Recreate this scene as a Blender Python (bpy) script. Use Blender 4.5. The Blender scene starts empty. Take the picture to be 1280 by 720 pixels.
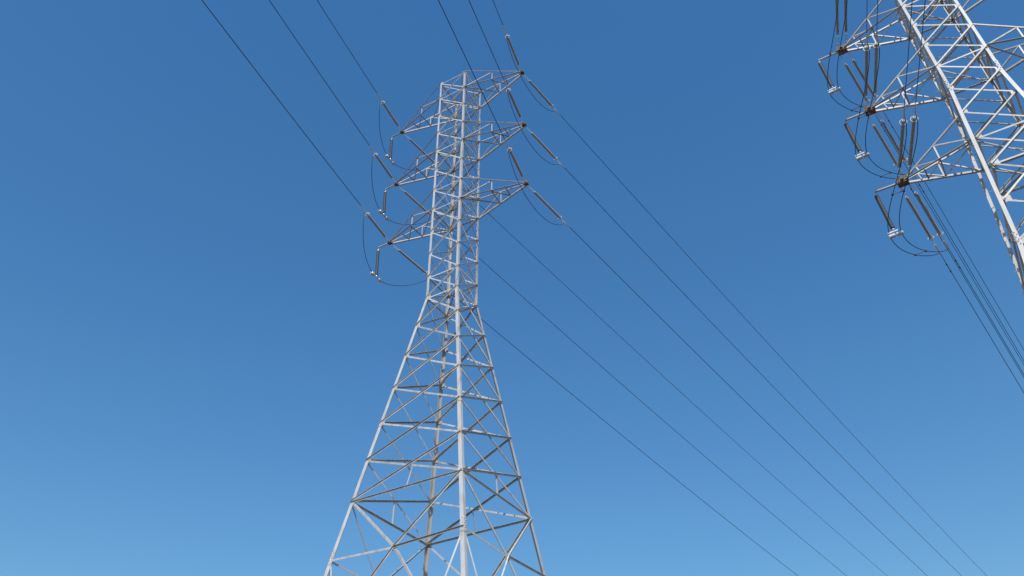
import bpy, math, random
from mathutils import Vector as V, Matrix

random.seed(7)
R = math.radians
sc = bpy.context.scene
col = sc.collection
EYE = 1.7                                   # camera height above the ground

# ------------------------------------------------------------------ camera
PITCH, ROLL, FOCAL_PX = 39.23187, -1.05513, 1012.74
def cam_axes():
    p, q = R(PITCH), R(ROLL)
    r0, u0, f0 = V((1, 0, 0)), V((0, -math.sin(p), math.cos(p))), V((0, math.cos(p), math.sin(p)))
    return r0*math.cos(q) + u0*math.sin(q), -r0*math.sin(q) + u0*math.cos(q), f0
CR, CU, CF = cam_axes()
cd = bpy.data.cameras.new('camera')
cam = bpy.data.objects.new('camera', cd)
col.objects.link(cam)
cd.sensor_width = 36.0
cd.lens = FOCAL_PX/1280*36
cd.clip_end = 20000
cam.matrix_world = Matrix(((CR.x, CU.x, -CF.x, 0), (CR.y, CU.y, -CF.y, 0), (CR.z, CU.z, -CF.z, EYE), (0, 0, 0, 1)))
sc.camera = cam

# ------------------------------------------------------------------ light
SUN_AZ, SUN_EL = 270.0, 48.0                # azimuth counted from +X towards +Y
sd = V((math.cos(R(SUN_AZ))*math.cos(R(SUN_EL)), math.sin(R(SUN_AZ))*math.cos(R(SUN_EL)), math.sin(R(SUN_EL))))
world = bpy.data.worlds.new('World')
sc.world = world
world.use_nodes = True
wn = world.node_tree
wn.nodes.clear()
sky = wn.nodes.new('ShaderNodeTexSky')
sky.sky_type = 'NISHITA'
sky.sun_disc = False
sky.sun_elevation = R(SUN_EL)
sky.sun_rotation = R(90 - SUN_AZ) % (2*math.pi)
sky.altitude = 0
sky.air_density = 1.9
sky.dust_density = 0.0
sky.ozone_density = 10.0
bg = wn.nodes.new('ShaderNodeBackground')
bg.inputs['Strength'].default_value = 0.128
wo = wn.nodes.new('ShaderNodeOutputWorld')
hs = wn.nodes.new('ShaderNodeHueSaturation')
hs.inputs['Saturation'].default_value = 1.15
wn.links.new(sky.outputs['Color'], hs.inputs['Color'])
wn.links.new(hs.outputs['Color'], bg.inputs['Color'])
wn.links.new(bg.outputs['Background'], wo.inputs['Surface'])
sl = bpy.data.lights.new('sun', 'SUN')
sl.energy = 4.6
sl.angle = R(0.53)
sl.color = (1.0, 0.95, 0.88)
sun = bpy.data.objects.new('sun', sl)
sun.rotation_euler = sd.to_track_quat('Z', 'Y').to_euler()
sun.location = (0, 0, 80)
col.objects.link(sun)
sc.view_settings.view_transform = 'Standard'
sc.view_settings.look = 'None'
sc.view_settings.exposure = 0.0
sc.view_settings.gamma = 1.0
sc.view_settings.use_curve_mapping = False

# ------------------------------------------------------------------ materials
def mat(name, base, rough=0.5, metal=0.0, var=0.0, scale=4.0, tint=None, bump=0.0, spec=0.5, stretch=1.0):
    m = bpy.data.materials.new(name)
    m.use_nodes = True
    nt = m.node_tree
    b = nt.nodes['Principled BSDF']
    b.inputs['Roughness'].default_value = rough
    b.inputs['Metallic'].default_value = metal
    b.inputs['Specular IOR Level'].default_value = spec
    b.inputs['Base Color'].default_value = (*base, 1)
    if var:
        tc = nt.nodes.new('ShaderNodeTexCoord')
        n1 = nt.nodes.new('ShaderNodeTexNoise')
        n1.inputs['Scale'].default_value = scale
        n1.inputs['Detail'].default_value = 6
        n1.inputs['Roughness'].default_value = 0.65
        mp = nt.nodes.new('ShaderNodeMapping')
        mp.inputs['Scale'].default_value = (1, 1, stretch)
        nt.links.new(tc.outputs['Object'], mp.inputs['Vector'])
        nt.links.new(mp.outputs['Vector'], n1.inputs['Vector'])
        cr = nt.nodes.new('ShaderNodeValToRGB')
        t = tint or tuple(c*(1 - var) for c in base)
        cr.color_ramp.elements[0].position = 0.32
        cr.color_ramp.elements[0].color = (*t, 1)
        cr.color_ramp.elements[1].position = 0.56
        cr.color_ramp.elements[1].color = (*base, 1)
        nt.links.new(n1.outputs['Fac'], cr.inputs['Fac'])
        # piece to piece differences
        oi = nt.nodes.new('ShaderNodeObjectInfo')
        mr = nt.nodes.new('ShaderNodeMapRange')
        mr.inputs['To Min'].default_value = 1 - var
        mr.inputs['To Max'].default_value = 1 + var*0.5
        nt.links.new(oi.outputs['Random'], mr.inputs['Value'])
        mx = nt.nodes.new('ShaderNodeMix')
        mx.data_type = 'RGBA'
        mx.blend_type = 'MULTIPLY'
        mx.inputs[0].default_value = 1
        nt.links.new(cr.outputs['Color'], mx.inputs[6])
        nt.links.new(mr.outputs['Result'], mx.inputs[7])
        nt.links.new(mx.outputs[2], b.inputs['Base Color'])
        if bump:
            bp = nt.nodes.new('ShaderNodeBump')
            bp.inputs['Strength'].default_value = bump
            nt.links.new(n1.outputs['Fac'], bp.inputs['Height'])
            nt.links.new(bp.outputs['Normal'], b.inputs['Normal'])
    return m
STEEL = mat('galvanised_steel', (0.54, 0.53, 0.51), 0.5, 0.0, 0.24, 5.0, tint=(0.41, 0.38, 0.34), stretch=0.16)
BROWN = mat('brown_plate', (0.20, 0.14, 0.085), 0.75, 0.0, 0.35, 9.0)  # dark brown with random darker mottling, for the arm tip plates
SHED = mat('grey_insulator', (0.36, 0.35, 0.335), 0.45, 0.0, 0.12, 6.0)
DARK = mat('dark_insulator', (0.085, 0.088, 0.095), 0.5, 0.0, 0.12, 6.0)
HARD = mat('bright_fittings', (0.62, 0.62, 0.60), 0.4, 0.3, 0.12, 12.0)
WIRE = mat('conductor_wire', (0.04, 0.045, 0.06), 0.6, 0.0, 0.1, 3.0)
CONC = mat('concrete', (0.36, 0.34, 0.31), 0.9, 0.0, 0.2, 3.0)
GROUND = mat('dry_grass_soil', (0.10, 0.068, 0.046), 0.95, 0.0, 0.35, 0.35, tint=(0.07, 0.05, 0.032), bump=0.3)

# ------------------------------------------------------------------ mesh helpers
class MB:
    def __init__(s):
        s.v, s.f = [], []
        s.scale_about = None
    def add(s, vs, fs):
        o = len(s.v)
        s.v += [tuple(x) for x in vs]
        s.f += [tuple(i + o for i in f) for f in fs]
    def prism(s, prof, p0, p1, u, w):
        n = len(prof)
        vs = [p0 + u*x + w*y for x, y in prof] + [p1 + u*x + w*y for x, y in prof]
        fs = [(i, (i+1) % n, n + (i+1) % n, n + i) for i in range(n)]
        fs += [tuple(range(n-1, -1, -1)), tuple(range(n, 2*n))]
        s.add(vs, fs)
    def angle(s, p0, p1, inplane, out, w, t=0.014, off=0.0, lift=0.0, ow=None):
        """rolled steel angle: one flange of width w along 'inplane', the other along 'out', corner on the line"""
        d = (p1 - p0).normalized()
        u = (inplane - d*inplane.dot(d)).normalized()
        o = out - d*out.dot(d)
        o = (o - u*o.dot(u)).normalized()
        base = o*off + u*lift
        ow = ow or w
        s.prism([(0, 0), (w, 0), (w, t), (t, t), (t, ow), (0, ow)], p0 + base, p1 + base, u, o)
    def box(s, c, ax, ay, az, sx, sy, sz):
        vs = [c + ax*(sx*i/2) + ay*(sy*j/2) + az*(sz*k/2) for i in (-1, 1) for j in (-1, 1) for k in (-1, 1)]
        s.add(vs, [(0, 1, 3, 2), (4, 6, 7, 5), (0, 4, 5, 1), (2, 3, 7, 6), (0, 2, 6, 4), (1, 5, 7, 3)])
    def tube(s, pts, r, n=8):
        pts = [V(p) for p in pts]
        ref = V((0, 0, 1))
        vs, fs = [], []
        for i, p in enumerate(pts):
            d = (pts[min(i+1, len(pts)-1)] - pts[max(i-1, 0)]).normalized()
            if abs(d.z) > 0.98 and i == 0:
                ref = V((1, 0, 0))
            x = ref - d*ref.dot(d)
            if x.length < 0.05:
                ref = V((1, 0, 0))
                x = ref - d*ref.dot(d)
            x.normalize()
            ref = x
            y = d.cross(x)
            rr = r[i] if isinstance(r, (list, tuple)) else r
            vs += [p + x*(rr*math.cos(2*math.pi*k/n)) + y*(rr*math.sin(2*math.pi*k/n)) for k in range(n)]
        for i in range(len(pts) - 1):
            for k in range(n):
                fs.append((i*n + k, i*n + (k+1) % n, (i+1)*n + (k+1) % n, (i+1)*n + k))
        fs += [tuple(range(n-1, -1, -1)), tuple(range((len(pts)-1)*n, len(pts)*n))]
        s.add(vs, fs)
    def torus(s, c, ax, Rr, r, n=20, m=6):
        ax = ax.normalized()
        x = ax.orthogonal().normalized()
        y = ax.cross(x)
        vs, fs = [], []
        for i in range(n):
            e = x*math.cos(2*math.pi*i/n) + y*math.sin(2*math.pi*i/n)
            for k in range(m):
                a = 2*math.pi*k/m
                vs.append(c + e*(Rr + r*math.cos(a)) + ax*(r*math.sin(a)))
        for i in range(n):
            for k in range(m):
                fs.append((i*m + k, ((i+1) % n)*m + k, ((i+1) % n)*m + (k+1) % m, i*m + (k+1) % m))
        s.add(vs, fs)
    def mesh(s, name, m, smooth=False):
        if s.scale_about:
            c_, k_ = s.scale_about
            s.v = [tuple(c_ + (V(p) - c_)*k_) for p in s.v]
        me = bpy.data.meshes.new(name)
        me.from_pydata(s.v, [], s.f)
        me.materials.append(m)
        me.validate()
        import bmesh
        bm = bmesh.new()
        bm.from_mesh(me)
        bmesh.ops.recalc_face_normals(bm, faces=bm.faces)
        bm.to_mesh(me)
        bm.free()
        if smooth:
            for p in me.polygons:
                p.use_smooth = True
        return me
    def obj(s, name, m, parent=None, smooth=False):
        o = bpy.data.objects.new(name, s.mesh(name, m, smooth))
        col.objects.link(o)
        o.parent = parent
        return o
def tag(o, label, cat, group=None):
    o['label'] = label
    o['category'] = cat
    if group:
        o['group'] = group
    return o
def empty(name, loc):
    o = bpy.data.objects.new(name, None)
    o.empty_display_size = 0.5
    o.location = loc
    col.objects.link(o)
    return o
def copy_tree(o, parent=None):
    c = o.copy()
    col.objects.link(c)
    c.parent = parent
    for ch in list(o.children):
        copy_tree(ch, c)
    return c
Z = V((0, 0, 1))

# ------------------------------------------------------------------ ground
g = MB()
N, S_ = 48, 6000.0
def gc(i):
    t = i/N*2 - 1
    return S_*t*abs(t)
vs = [(gc(i), gc(j), 0.0) for i in range(N+1) for j in range(N+1)]
fs = [(i*(N+1)+j, (i+1)*(N+1)+j, (i+1)*(N+1)+j+1, i*(N+1)+j+1) for i in range(N) for j in range(N)]
g.add(vs, fs)
go = g.obj('ground', GROUND)
go['kind'] = 'structure'

# ------------------------------------------------------------------ lattice towers
SG = {'F': (1, -1), 'R': (1, 1), 'L': (-1, -1), 'B': (-1, 1)}
FACES = [('L', 'F'), ('F', 'R'), ('R', 'B'), ('B', 'L')]
def seen(p):
    """is the point inside the picture (only sorts the braces by importance)"""
    q = p - V((0, 0, EYE))
    dz = q.dot(CF)
    if dz < 1:
        return None
    return (640 + FOCAL_PX*q.dot(CR)/dz, 360 - FOCAL_PX*q.dot(CU)/dz)
class Tower:
    def __init__(s, X, Y, az, zk, wk, leg_w):
        s.loc = V((X, Y, 0))
        s.a = V((math.cos(R(az)), math.sin(R(az)), 0))
        s.b = V((-s.a.y, s.a.x, 0))
        s.z, s.w, s.leg_w = zk, wk, leg_w
        s.root = empty('lattice_tower', s.loc)
        s.braces = []
        s.style = 0
    def P(s, leg, k, extra=0.0):
        i, j = SG[leg]
        return (s.a*i + s.b*j)*(s.w[k] + extra) + Z*s.z[k]
    def out(s, f):
        return {'LF': -s.b, 'FR': s.a, 'RB': s.b, 'BL': -s.a}[f[0] + f[1]]
    def brace(s, name, p0, p1, out, w, side, down=False, off=None):
        """side +1: on the outer side of the legs, -1: on the inner side; outstanding flange at the upper edge"""
        d = (p1 - p0).normalized()
        up = Z - d*Z.dot(d)
        inpl = -up if not down else up
        if inpl.length < 0.05:
            inpl = d.cross(out)
        m = MB()
        m.angle(p0, p1, inpl, out*side, w, 0.011, off=off if off is not None else (0.005 if side > 0 else 0.024), lift=-w*0.5, ow=w*0.66 if side > 0 else None)
        s.braces.append((name, m, p0, p1))
    def legs(s, sections):
        for leg in 'FRLB':
            i, j = SG[leg]
            m = MB()
            for k0, k1, w in sections:
                p0, p1 = s.P(leg, k0), s.P(leg, k1)
                m.angle(p0, p1, s.a*-i, s.b*-j, w, 0.02)
                # splice plates with bolts at the lower end of the section
                d = (p1 - p0).normalized()
                for fl, ou in ((s.a*-i, s.b*j), (s.b*-j, s.a*i)):
                    if k1 != sections[-1][1]:
                        c = p1 - d*0.15 + fl*(w*0.5) + ou*0.009
                        m.box(c, fl, ou, d, w*0.86, 0.014, 0.7)
                        for e in range(6):
                            m.box(c + d*(-0.28 + e*0.11) + fl*(w*0.18*(1 if e % 2 else -1)) + ou*0.016, fl, ou, d, 0.035, 0.022, 0.035)
            # gusset plates where the braces meet the leg
            for k in range(len(s.z)):
                if k in s.no_gusset:
                    continue
                p = s.P(leg, k)
                for fl, ou in ((s.a*-i, s.b*j), (s.b*-j, s.a*i)):
                    q = 0.16 if k < s.waist else 0.22
                    m.box(p + fl*(q*0.62 + 0.02) - ou*0.0205, fl, ou, Z, q, 0.006, q*1.25)
            # step bolts
            if leg in s.step_legs:
                zt, zb = s.z[0] - 0.3, 4.0
                zz, n = zt, 0
                while zz > zb:
                    p = s.at(leg, zz)
                    fl = s.a*-i if n % 2 else s.b*-j
                    ou = s.b*j if n % 2 else s.a*i
                    c = p + fl*0.07
                    m.tube([c, c + ou*0.16], 0.011, 5)
                    zz -= 0.45
                    n += 1
            m.obj('leg', STEEL, s.root)
    def at(s, leg, z):
        for k in range(len(s.z) - 1):
            if s.z[k] >= z >= s.z[k+1]:
                t = (s.z[k] - z)/(s.z[k] - s.z[k+1])
                return s.P(leg, k).lerp(s.P(leg, k+1), t)
        return s.P(leg, len(s.z) - 1)
    def xpanel(s, k, f, w):
        A, B = f
        o = s.out(f)
        # outer diagonal falls towards A, inner one towards B
        if s.style:
            s.brace('diagonal_brace', s.P(B, k), s.P(A, k+1), o, w, -1, True, -0.018)
        else:
            s.brace('diagonal_brace', s.P(B, k), s.P(A, k+1), o, w, 1)
        s.brace('diagonal_brace', s.P(A, k), s.P(B, k+1), o, w, -1)
    def ring(s, k, w, plan=True, side=-1):
        for f in FACES:
            s.brace('horizontal_brace', s.P(f[0], k) - Z*0.06, s.P(f[1], k) - Z*0.06, s.out(f), w, side if f[0] in 'LF' else -1)
        if plan:
            for n, (A, B) in enumerate((('F', 'B'), ('L', 'R'))):
                s.brace('plan_brace', s.P(A, k) - Z*(0.16 + 0.03*n), s.P(B, k) - Z*(0.16 + 0.03*n), Z.cross(s.P(A, k) - s.P(B, k)).normalized(), w*0.8, -1)
    def finish(s):
        def weight(e):
            p0, p1 = e[2] + s.loc, e[3] + s.loc
            n, L = 0, 0.0
            for i in range(9):
                q = seen(p0.lerp(p1, i/8))
                if q and -5 < q[0] < 1285 and -5 < q[1] < 725:
                    n += 1
            q0, q1 = seen(p0), seen(p1)
            if q0 and q1:
                L = math.hypot(q0[0]-q1[0], q0[1]-q1[1])
            return -n*L
        kinds = {}
        for e in s.braces:
            kinds.setdefault(e[0], []).append(e)
        for nm, es in kinds.items():
            es.sort(key=weight)
            for e in es[:100]:
                e[1].obj(nm, STEEL, s.root)
            if len(es) > 100:
                m = MB()
                for e in es[100:]:
                    m.add(e[1].v, e[1].f)
                o = m.obj(nm, STEEL, s.root)
                o['kind'] = 'stuff'
    def tip(s, k, side, reach):
        return s.a*(side*reach) + Z*s.z[k]
    def crossarm(s, k, side, reach, outrigger=0.0, extra=False, w=0.086):
        """pyramid arm: two lower chords from ring k, two upper ties from ring k-1, all meeting at the tip"""
        n1, n2 = ('F', 'R') if side > 0 else ('L', 'B')
        T = s.tip(k, side, reach)
        W1, W2, U1, U2 = s.P(n1, k), s.P(n2, k), s.P(n1, k-1), s.P(n2, k-1)
        ax = s.a*side
        arm = MB()
        for Wp, sg in ((W1, -1), (W2, 1)):
            q = T - ax*0.12 + s.b*(0.10*sg)
            arm.angle(Wp, q, Z, s.b*sg, w, 0.012, off=0.0, lift=-w*0.5)
        ao = arm.obj('crossarm', STEEL, s.root)
        def piece(name, p0, p1, up, out, ww):
            m = MB()
            m.angle(p0, p1, up, out, ww, 0.010, lift=-ww*0.5)
            return m.obj(name, STEEL, ao)
        for Up, sg in ((U1, -1), (U2, 1)):
            piece('upper_tie', Up, T - ax*0.10 + s.b*(0.06*sg) + Z*0.10, Z, s.b if extra else s.b*sg, w*0.72)
        def on(p, t):
            return p.lerp(T, t)
        lac = w*0.62
        for Wp, Up, sg in ((W1, U1, -1), (W2, U2, 1)):
            m_, n_ = on(Up, 0.48), on(Wp, 0.48)
            piece('arm_post', m_, n_, ax, s.b, lac)
            piece('arm_brace', Wp, m_, Z, s.b, lac)
            if extra:
                q_, p_ = on(Up, 0.78), on(Wp, 0.76)
                piece('arm_post', q_, p_, ax, s.b, lac*0.8)
                piece('arm_brace', n_, q_, Z, s.b, lac*0.8)
        dn = Z*-0.03
        for p0, p1 in ((on(W1, 0), on(W2, 0.46)), (on(W1, 0.48), on(W2, 0.46)), (on(W1, 0.48), on(W2, 0.68)), (on(W1, 0.70), on(W2, 0.68))):
            piece('plan_brace', p0 + dn, p1 + dn, (p1 - p0).cross(Z).normalized(), Z*-1, lac)
        # tip: plates on both sides, bottom plate and hanger lugs
        tp = MB()
        if not extra:
            tp.scale_about = (T, 0.66)
        for sg in (-1, 1):
            tp.box(T + s.b*(0.15*sg) + Z*0.02, ax, s.b, Z, 0.44, 0.016, 0.30)
            tp.box(T + s.b*(0.20*sg) - Z*0.03 + ax*0.02, ax, s.b, Z, 0.14, 0.10, 0.02)
        tp.box(T - Z*0.10, ax, s.b, Z, 0.40, 0.27, 0.014)
        tp.box(T + ax*0.20, ax, s.b, Z, 0.014, 0.28, 0.18)
        for e in range(8):
            for sg in (-1, 1):
                tp.box(T + s.b*(0.163*sg) + ax*(-0.15 + 0.1*(e % 4)) + Z*(0.09 if e < 4 else -0.06), ax, s.b, Z, 0.04, 0.02, 0.04)
        tp.obj('tip_plate', BROWN, ao)
        if outrigger:
            m = MB()
            E_ = T + ax*outrigger
            m.tube([T + ax*0.12, E_], 0.05, 10)
            m.box(E_ - Z*0.07 - ax*0.03, ax, s.b, Z, 0.05, 0.012, 0.14)
            m.obj('outrigger', STEEL, ao)
        return T + s.loc
    def footings(s):
        m = MB()
        k = len(s.z) - 1
        for leg in 'FRLB':
            p = s.P(leg, k)
            m = MB()
            m.tube([V((p.x, p.y, -1.0)), V((p.x, p.y, 0.30)), V((p.x, p.y, 0.34))], [0.5, 0.5, 0.46], 20)
            m.obj('footing', CONC, s.root)

# central tower -------------------------------------------------------------
zA = [46.05, 44.38, 42.62, 40.83, 39.12, 37.34, 35.57, 33.92, 32.14, 30.42, 28.73, 27.30, 25.33, 23.36, 21.36, 19.36, 17.36, 15.35, 12.66]
zA = [z + EYE for z in zA]
slA = (2.908 - 1.004)/(27.30 - 15.35)
def wA(z):
    zw = 27.30 + EYE
    return 1.003 if z > zw else 1.004 + slA*(zw - z)
zA += [8.55, 4.6, 0.25]
A = Tower(-3.2702, 34.4938, -29.656, zA, [wA(z) for z in zA], 0.15)
A.waist, A.no_gusset, A.step_legs = 11, (18, 19, 20, 21), ('B',)
A.legs([(0, 4, 0.115), (4, 11, 0.135), (11, 15, 0.155), (15, 18, 0.175), (18, 21, 0.185)])
for k in range(17):
    for f in FACES:
        A.xpanel(k, f, 0.068 if k < 11 else 0.088)
for k, w, pl in ((0, .06, True), (1, .065, True), (3, .05, False), (4, .065, True), (6, .05, False), (7, .068, True), (10, .065, False), (11, .072, True), (17, .085, False)):
    A.ring(k, w, pl, 1 if k == 17 else -1)
def lower_panels(T, kt, km, kb, kg, w):
    """K panel under ring kt: V down to the face centre, belt at km, inverted V to the legs at kb, last panel to the ground"""
    for f in FACES:
        o = T.out(f)
        a_, b_ = f
        cen = (T.P(a_, km) + T.P(b_, km))/2 - Z*0.12
        T.brace('diagonal_brace', T.P(b_, kt), cen, o, w, 1)
        T.brace('diagonal_brace', T.P(a_, kt), cen, o, w, -1)
        T.brace('horizontal_brace', T.P(a_, km), cen, o, w, -1)
        T.brace('horizontal_brace', T.P(b_, km), cen, o, w, 1)
        for l in f:
            T.brace('diagonal_brace', cen, T.P(l, kb), o, w, 1 if l == a_ else -1)
            T.brace('redundant_brace', T.P(l, km), cen.lerp(T.P(l, kb), 0.55), o, w*0.7, -1)
            T.brace('diagonal_brace', (T.P(a_, kb) + T.P(b_, kb))/2, T.P(l, kg), o, w, -1)
        T.brace('horizontal_brace', T.P(a_, kb), T.P(b_, kb), o, w, -1)
        # gusset at the face centre
        m = MB()
        e = (T.P(b_, km) - T.P(a_, km)).normalized()
        m.box(cen - o*0.012, e, o, Z, 0.34, 0.008, 0.30)
        T.braces.append(('gusset_plate', m, cen - e*0.1, cen + e*0.1))
        # hanger from the ring's middle up to the inner diagonal
        mid = (T.P(a_, kt) + T.P(b_, kt))/2 - Z*0.06
        up = (T.P(a_, kt-1) + T.P(b_, kt))/2
        m = MB()
        m.angle(mid - o*0.045, up - o*0.045, e, -o, 0.05, 0.008)
        T.braces.append(('hanger_brace', m, mid, up))
lower_panels(A, 17, 18, 19, 21, 0.092)
tipA = {}
REACH = 4.815
for k in (1, 4, 7):
    tipA[k, 1] = A.crossarm(k, 1, REACH)
    tipA[k, -1] = A.crossarm(k, -1, REACH + 0.02, outrigger=0.90)
A.footings()
A.finish()
tag(A.root, 'tall pale grey steel lattice transmission tower standing whole in the middle of the picture', 'transmission tower')

# right tower -----------------------------------------------------------------
zB = [35.02, 33.476, 31.95, 30.43, 28.885, 27.35, 25.82, 24.27, 22.766, 20.712, 18.55, 16.2, 13.6]
zB = [z + EYE for z in zB]
slB = (1.311 - 1.003)/(22.766 - 20.712)
def wB(z):
    zw = 22.766 + EYE
    return 1.0 if z > zw else 1.003 + slB*(zw - z)
zB += [11.2, 6.4, 0.25]
B = Tower(19.569, 21.316, -30.018, zB, [wB(z) for z in zB], 0.18)
B.style = 1
B.waist, B.no_gusset, B.step_legs = 8, (13, 14, 15), ('B',)
B.legs([(0, 5, 0.115), (5, 10, 0.132), (10, 13, 0.15), (13, 15, 0.20)])
for k in range(12):
    for f in FACES:
        B.xpanel(k, f, 0.068)
for k, w, pl in ((0, .065, True), (1, .07, True), (4, .07, True), (7, .075, True), (8, .075, True), (12, .085, False)):
    B.ring(k, w, pl)
lower_panels(B, 12, 13, 14, 15, 0.10)
tipB = {}
for k in (1, 4, 7):
    tipB[k, 1] = B.crossarm(k, 1, 3.906, outrigger=0.0, extra=True, w=0.092)
    tipB[k, -1] = B.crossarm(k, -1, 3.906, outrigger=1.14, extra=True, w=0.092)
B.footings()
B.finish()
tag(B.root, 'steel lattice transmission tower cut off by the right edge of the picture', 'transmission tower')

# ------------------------------------------------------------------ insulators
def make_insulator(L0, L1, r, hang=False, n=34):
    """lies along +X from the arm end (x = 0); sheds between L0 and L1"""
    root = empty('insulator', (0, 0, 0))
    m = MB()
    pts, rad = [V((L0, 0, 0))], [r*0.45]
    step = (L1 - L0)/n
    for i in range(n):
        x = L0 + step*(i + 0.5)
        rr = r if i % 2 == 0 else r*0.95
        for dx, q in ((-0.46, 0.86), (-0.25, 1.0), (0.20, 1.0), (0.42, 0.86)):
            pts.append(V((x + step*dx, 0, 0)))
            rad.append(rr*q)
    pts.append(V((L1, 0, 0)))
    rad.append(r*0.45)
    m.tube(pts, rad, 14)
    m.obj('shed_body', DARK if hang else SHED, root, True)
    m = MB()
    if L0 > 0.3:
        for sy in (-1, 1):
            m.box(V((L0*0.62, 0.03*sy, 0)), V((1, 0, 0)), V((0, 1, 0)), Z, L0*0.5, 0.010, 0.028)
        m.tube([V((0.12, 0, 0)), V((L0*0.45, 0, 0))], 0.014, 6)
    else:
        m.tube([V((0.02, 0, 0)), V((L0, 0, 0))], 0.02, 6)
    m.tube([V((L0 - 0.07, 0, 0)), V((L0 + 0.03, 0, 0))], 0.042, 10)
    m.obj('shackle', HARD, root)
    m = MB()
    m.tube([V((L1 - 0.03, 0, 0)), V((L1 + 0.09, 0, 0))], 0.042, 10)
    if not hang:
        m.torus(V((L1 - 0.03, 0, 0)), V((1, 0, 0)), 0.125, 0.016)
        m.tube([V((L1 + 0.04, 0, 0)), V((L1 - 0.03, 0.125, 0))], 0.012, 6)
        m.tube([V((L1 + 0.04, 0, 0)), V((L1 - 0.03, -0.125, 0))], 0.012, 6)
        m.box(V((L1 + 0.20, 0, 0)), V((1, 0, 0)), V((0, 1, 0)), Z, 0.26, 0.012, 0.045)
        # dead-end clamp with its jumper palm
        m.tube([V((L1 + 0.30, 0, 0)), V((L1 + 0.36, 0, 0)), V((L1 + 0.80, 0, 0)), V((L1 + 0.86, 0, 0))], [0.02, 0.036, 0.034, 0.018], 10)
        m.tube([V((L1 + 0.48, 0, -0.02)), V((L1 + 0.40, 0, -0.10)), V((L1 + 0.26, 0, -0.17))], 0.022, 8)
    m.obj('line_clamp', HARD, root)
    return root
def place(o, p, d, label, group):
    d = d.normalized()
    y = Z.cross(d)
    if y.length < 1e-3:
        y = V((0, 1, 0))
    y.normalize()
    z = d.cross(y)
    o.matrix_world = Matrix(((d.x, y.x, z.x, p.x), (d.y, y.y, z.y, p.y), (d.z, y.z, z.z, p.z), (0, 0, 0, 1)))
    tag(o, label, 'insulator', group)
def hdir(az):
    return V((math.cos(R(az)), math.sin(R(az)), 0))
lv = {1: 'top', 4: 'middle', 7: 'bottom'}
wire_n = 0
def conductor(T, az, m_, c_, s0, s1, r, label, group, lat=0.0, damp=False):
    d = hdir(az)
    n = V((-d.y, d.x, 0))
    pts, s = [], s0
    while s < s1:
        pts.append(T + d*s + n*lat + Z*(m_*s + c_*s*s))
        s += 0.5 + s*0.05
    pts.append(T + d*s1 + n*lat + Z*(m_*s1 + c_*s1*s1))
    root = MB()
    o0 = pts[0].copy()
    root.tube([p - o0 for p in pts], r, 8)
    o = root.obj('power_line', WIRE, None, True)
    o.location = o0
    for sd0 in ((0.75,) if damp else ()):
        sq = s0 + sd0
        q = T + d*sq + n*lat + Z*(m_*sq + c_*sq*sq) - o0
        t = (d + Z*(m_ + 2*c_*sq)).normalized()
        m = MB()
        m.box(q - Z*0.045, t, n, Z, 0.05, 0.03, 0.11)
        m.tube([q - Z*0.10 - t*0.20, q - Z*0.09, q - Z*0.10 + t*0.20], 0.008, 6)
        for sg in (-1, 1):
            m.tube([q - Z*0.10 + t*(0.13*sg), q - Z*0.10 + t*(0.15*sg), q - Z*0.10 + t*(0.23*sg), q - Z*0.10 + t*(0.25*sg)], [0.015, 0.028, 0.028, 0.015], 8)
        m.obj('damper', WIRE, o)
    tag(o, label, 'power line', group)
    return o

# central tower strings and spans
BACK_AZ, FRONT_AZ = 50.0, 253.0
mA = {(1, 1, 0): (-.148, .00037), (4, 1, 0): (-.150, .00050), (7, 1, 0): (-.144, .00046),
      (1, -1, 0): (-.150, .00042), (4, -1, 0): (-.1494, .00042), (7, -1, 0): (-.1478, .00045),
      (1, 1, 1): (-.124, .0008), (4, 1, 1): (-.1566, .0008), (7, 1, 1): (-.1484, .0008),
      (1, -1, 1): (-.1627, .0008), (4, -1, 1): (-.1405, .0008), (7, -1, 1): (-.1415, .0008)}
protoA = make_insulator(0.76, 3.17, 0.078)
first = True
clampA = {}
for (k, side, fr), (m_, c_) in mA.items():
    T = tipA[k, side]
    az = FRONT_AZ if fr else BACK_AZ
    o = protoA if first else copy_tree(protoA)
    first = False
    sd_ = 'right' if side > 0 else 'left'
    wy = 'coming towards the viewer from' if fr else 'running away from the viewer behind'
    place(o, T + Z*(-0.02), hdir(az) + Z*m_, f"grey insulator, {'nearer' if fr else 'farther'} of two at the {lv[k]} {sd_} arm tip of the central tower", 'strain insulators of the central tower')
    conductor(T, az, m_, c_, 3.55, 110 if fr else 330, 0.020,
              f"dark wire {'rising out of frame' if fr else 'sloping down rightwards'} from the {lv[k]} {sd_} arm of the central tower", 'wires of the central tower')
    clampA[k, side, fr] = T + hdir(az)*3.45 + Z*(m_*3.45 - 0.19)

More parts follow.
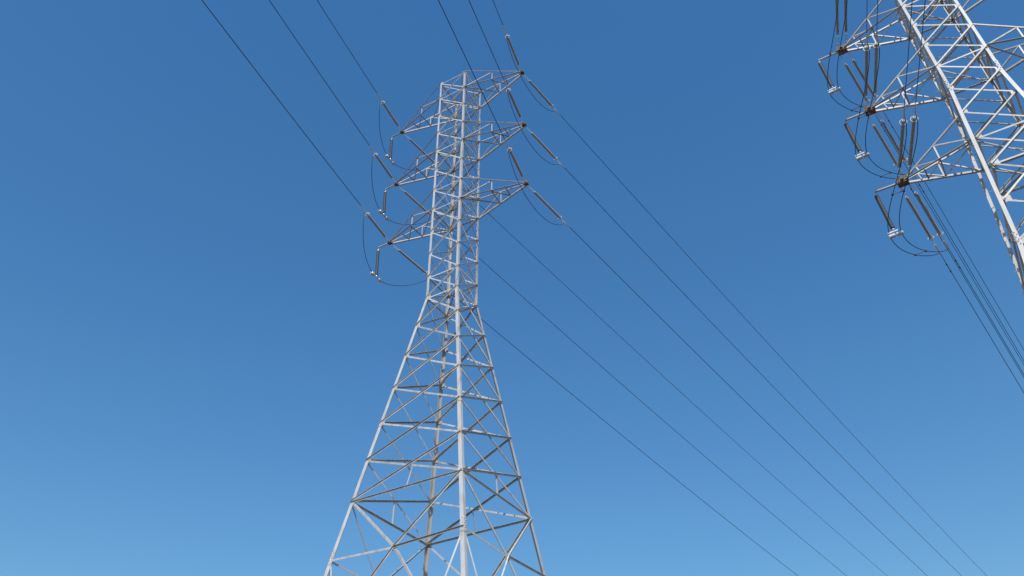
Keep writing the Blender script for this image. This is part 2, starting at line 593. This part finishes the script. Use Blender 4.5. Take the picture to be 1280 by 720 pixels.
def bez(p0, p1, p2, p3, n=24):
    return [p0*((1-t)**3) + p1*(3*t*(1-t)**2) + p2*(3*t*t*(1-t)) + p3*t**3 for t in [i/n for i in range(n+1)]]
def cable(name, pts, r, label, group, rings=()):
    m = MB()
    o0 = pts[len(pts)//2].copy()
    m.tube([p - o0 for p in pts], r, 8)
    o = m.obj(name, WIRE, None, True)
    o.location = o0
    tag(o, label, 'jumper cable', group)
    return o
pend = make_insulator(0.16, 2.16, 0.092, True, 40)
first = True
for k in (1, 4, 7):
    # right hand arms: free loop under the tip
    p0, p3 = clampA[k, 1, 1], clampA[k, 1, 0]
    cable('jumper_cable', bez(p0, p0 + V((0, 0, -2.3)) - hdir(FRONT_AZ)*1.2, p3 + V((0, 0, -1.9)) - hdir(BACK_AZ)*1.6, p3, 32), 0.017,
          f'dark jumper loop hanging free under the {lv[k]} right arm tip of the central tower', 'jumpers of the central tower')
    # left hand arms: loop held out by a hanging insulator
    T = tipA[k, -1]
    E_ = T - A.a*0.90 - Z*0.128
    o = pend if first else copy_tree(pend)
    place(o, E_, -Z + A.a*0.05, f'dark grey hanging insulator under the outrigger of the {lv[k]} left arm of the central tower', 'hanging insulators of the central tower')
    if first:
        m = MB()
        X_ = V((1, 0, 0))
        c = X_*2.33
        bdir = V((0, 1, 0))
        m.box(X_*2.25, X_, bdir, Z, 0.16, 0.05, 0.03)
        m.tube([c - bdir*0.36, c + bdir*0.36], 0.022, 8)
        for sg in (-1, 1):
            m.tube([c + bdir*(0.22*sg), c + bdir*(0.27*sg), c + bdir*(0.47*sg), c + bdir*(0.52*sg)], [0.05, 0.11, 0.11, 0.05], 14)
        m.obj('jumper_weight', HARD, pend)
    first = False
    Pb = E_ - Z*2.34 + A.a*0.11
    p0, p3 = clampA[k, -1, 1], clampA[k, -1, 0]
    tb = A.b
    pts = bez(p0, p0 + V((0, 0, -1.9)), Pb - tb*1.3 + Z*0.15, Pb, 20) + bez(Pb, Pb + tb*1.3 - Z*0.15, p3 + V((0, 0, -1.2)) - hdir(BACK_AZ)*0.9, p3, 20)[1:]
    cable('jumper_cable', pts, 0.017, f'dark jumper loop held out from the {lv[k]} left arm of the central tower', 'jumpers of the central tower')

# right tower: twin strings and twin conductors on the arms in view
protoB = make_insulator(0.74, 2.95, 0.064)
protoF = make_insulator(1.27, 4.37, 0.066, False, 44)
fb = ff = True
pendB = make_insulator(0.12, 2.0, 0.088, True, 40)
fp = True
EB = 0.19
for k in (1, 4, 7):
    T = tipB[k, -1]
    ends = {}
    for fr in (0, 1):
        az, m_ = (249.0, -0.217) if fr else (49.75, -0.453)
        d = hdir(az)
        n = V((-d.y, d.x, 0))
        for lat in (-1, 1):
            if fr:
                o = protoF if ff else copy_tree(protoF)
                ff = False
            else:
                o = protoB if fb else copy_tree(protoB)
                fb = False
            # seen from the camera the string on the left of each pair
            left = (lat > 0) if not fr else (lat < 0)
            sdn = 'left' if left else 'right'
            T2 = T + n*(EB*lat)
            place(o, T2, d + Z*m_, f"{sdn} insulator of the {'nearer' if fr else 'farther'} pair at the {lv[k]} left arm of the right tower", 'strain insulators of the right tower')
            L = 4.37 if fr else 2.95
            conductor(T, az, m_, 0.0009, L + 0.40, 90 if fr else 300, 0.013,
                      f"{sdn} twin wire {'rising out of frame' if fr else 'running down right'} from the {lv[k]} left arm of the right tower",
                      'wires of the right tower', EB*lat, not fr)
            ends[fr, left] = T2 + d*(L + 0.28) + Z*(m_*(L + 0.28) - 0.18)
    E_ = T - B.a*1.14 - Z*0.128
    o = pendB if fp else copy_tree(pendB)
    place(o, E_, -Z + B.a*0.05, f'dark grey hanging insulator under the outrigger of the {lv[k]} left arm of the right tower', 'hanging insulators of the right tower')
    if fp:
        m = MB()
        X_, Y_ = V((1, 0, 0)), V((0, 1, 0))
        m.box(X_*2.10, X_, Y_, Z, 0.14, 0.03, 0.06)
        m.box(X_*2.16, X_, Y_, Z, 0.05, 0.03, 0.50)
        for sg in (-1, 1):
            c = X_*2.36 + Z*(0.15*sg)
            m.tube([c - Z*0.14, c - Z*0.11, c + Z*0.11, c + Z*0.14], [0.04, 0.085, 0.085, 0.04], 14)
            m.box(X_*2.26 + Z*(0.2*sg), X_, Y_, Z, 0.2, 0.04, 0.03)
        m.obj('jumper_weight', HARD, pendB)
    fp = False
    twin = {}
    for left in (True, False):
        Pb = E_ - Z*2.30 + B.a*(0.115 + (-0.22 if left else 0.22))
        p0, p3 = ends[1, left], ends[0, left]
        pts = bez(p0, p0 - hdir(249)*0.8 - Z*0.9, Pb + Z*1.0 - B.b*0.5, Pb, 20) + bez(Pb, Pb - Z*1.0 + B.b*0.5, p3 - Z*0.7 - hdir(49.75)*0.7, p3, 20)[1:]
        twin[left] = pts
        o = cable('jumper_cable', pts, 0.016, f"{'outer left' if left else 'inner right'} jumper of the twin loop at the {lv[k]} left arm of the right tower", 'jumpers of the right tower')
        if left:
            jo = o
    m = MB()
    for i in (12, 29):
        q0, q1 = twin[True][i] - jo.location, twin[False][i] - jo.location
        m.tube([q0, q1], 0.014, 6)
        for q in (q0, q1):
            m.box(q, V((1, 0, 0)), V((0, 1, 0)), Z, 0.07, 0.07, 0.07)
    m.obj('spacer', WIRE, jo)
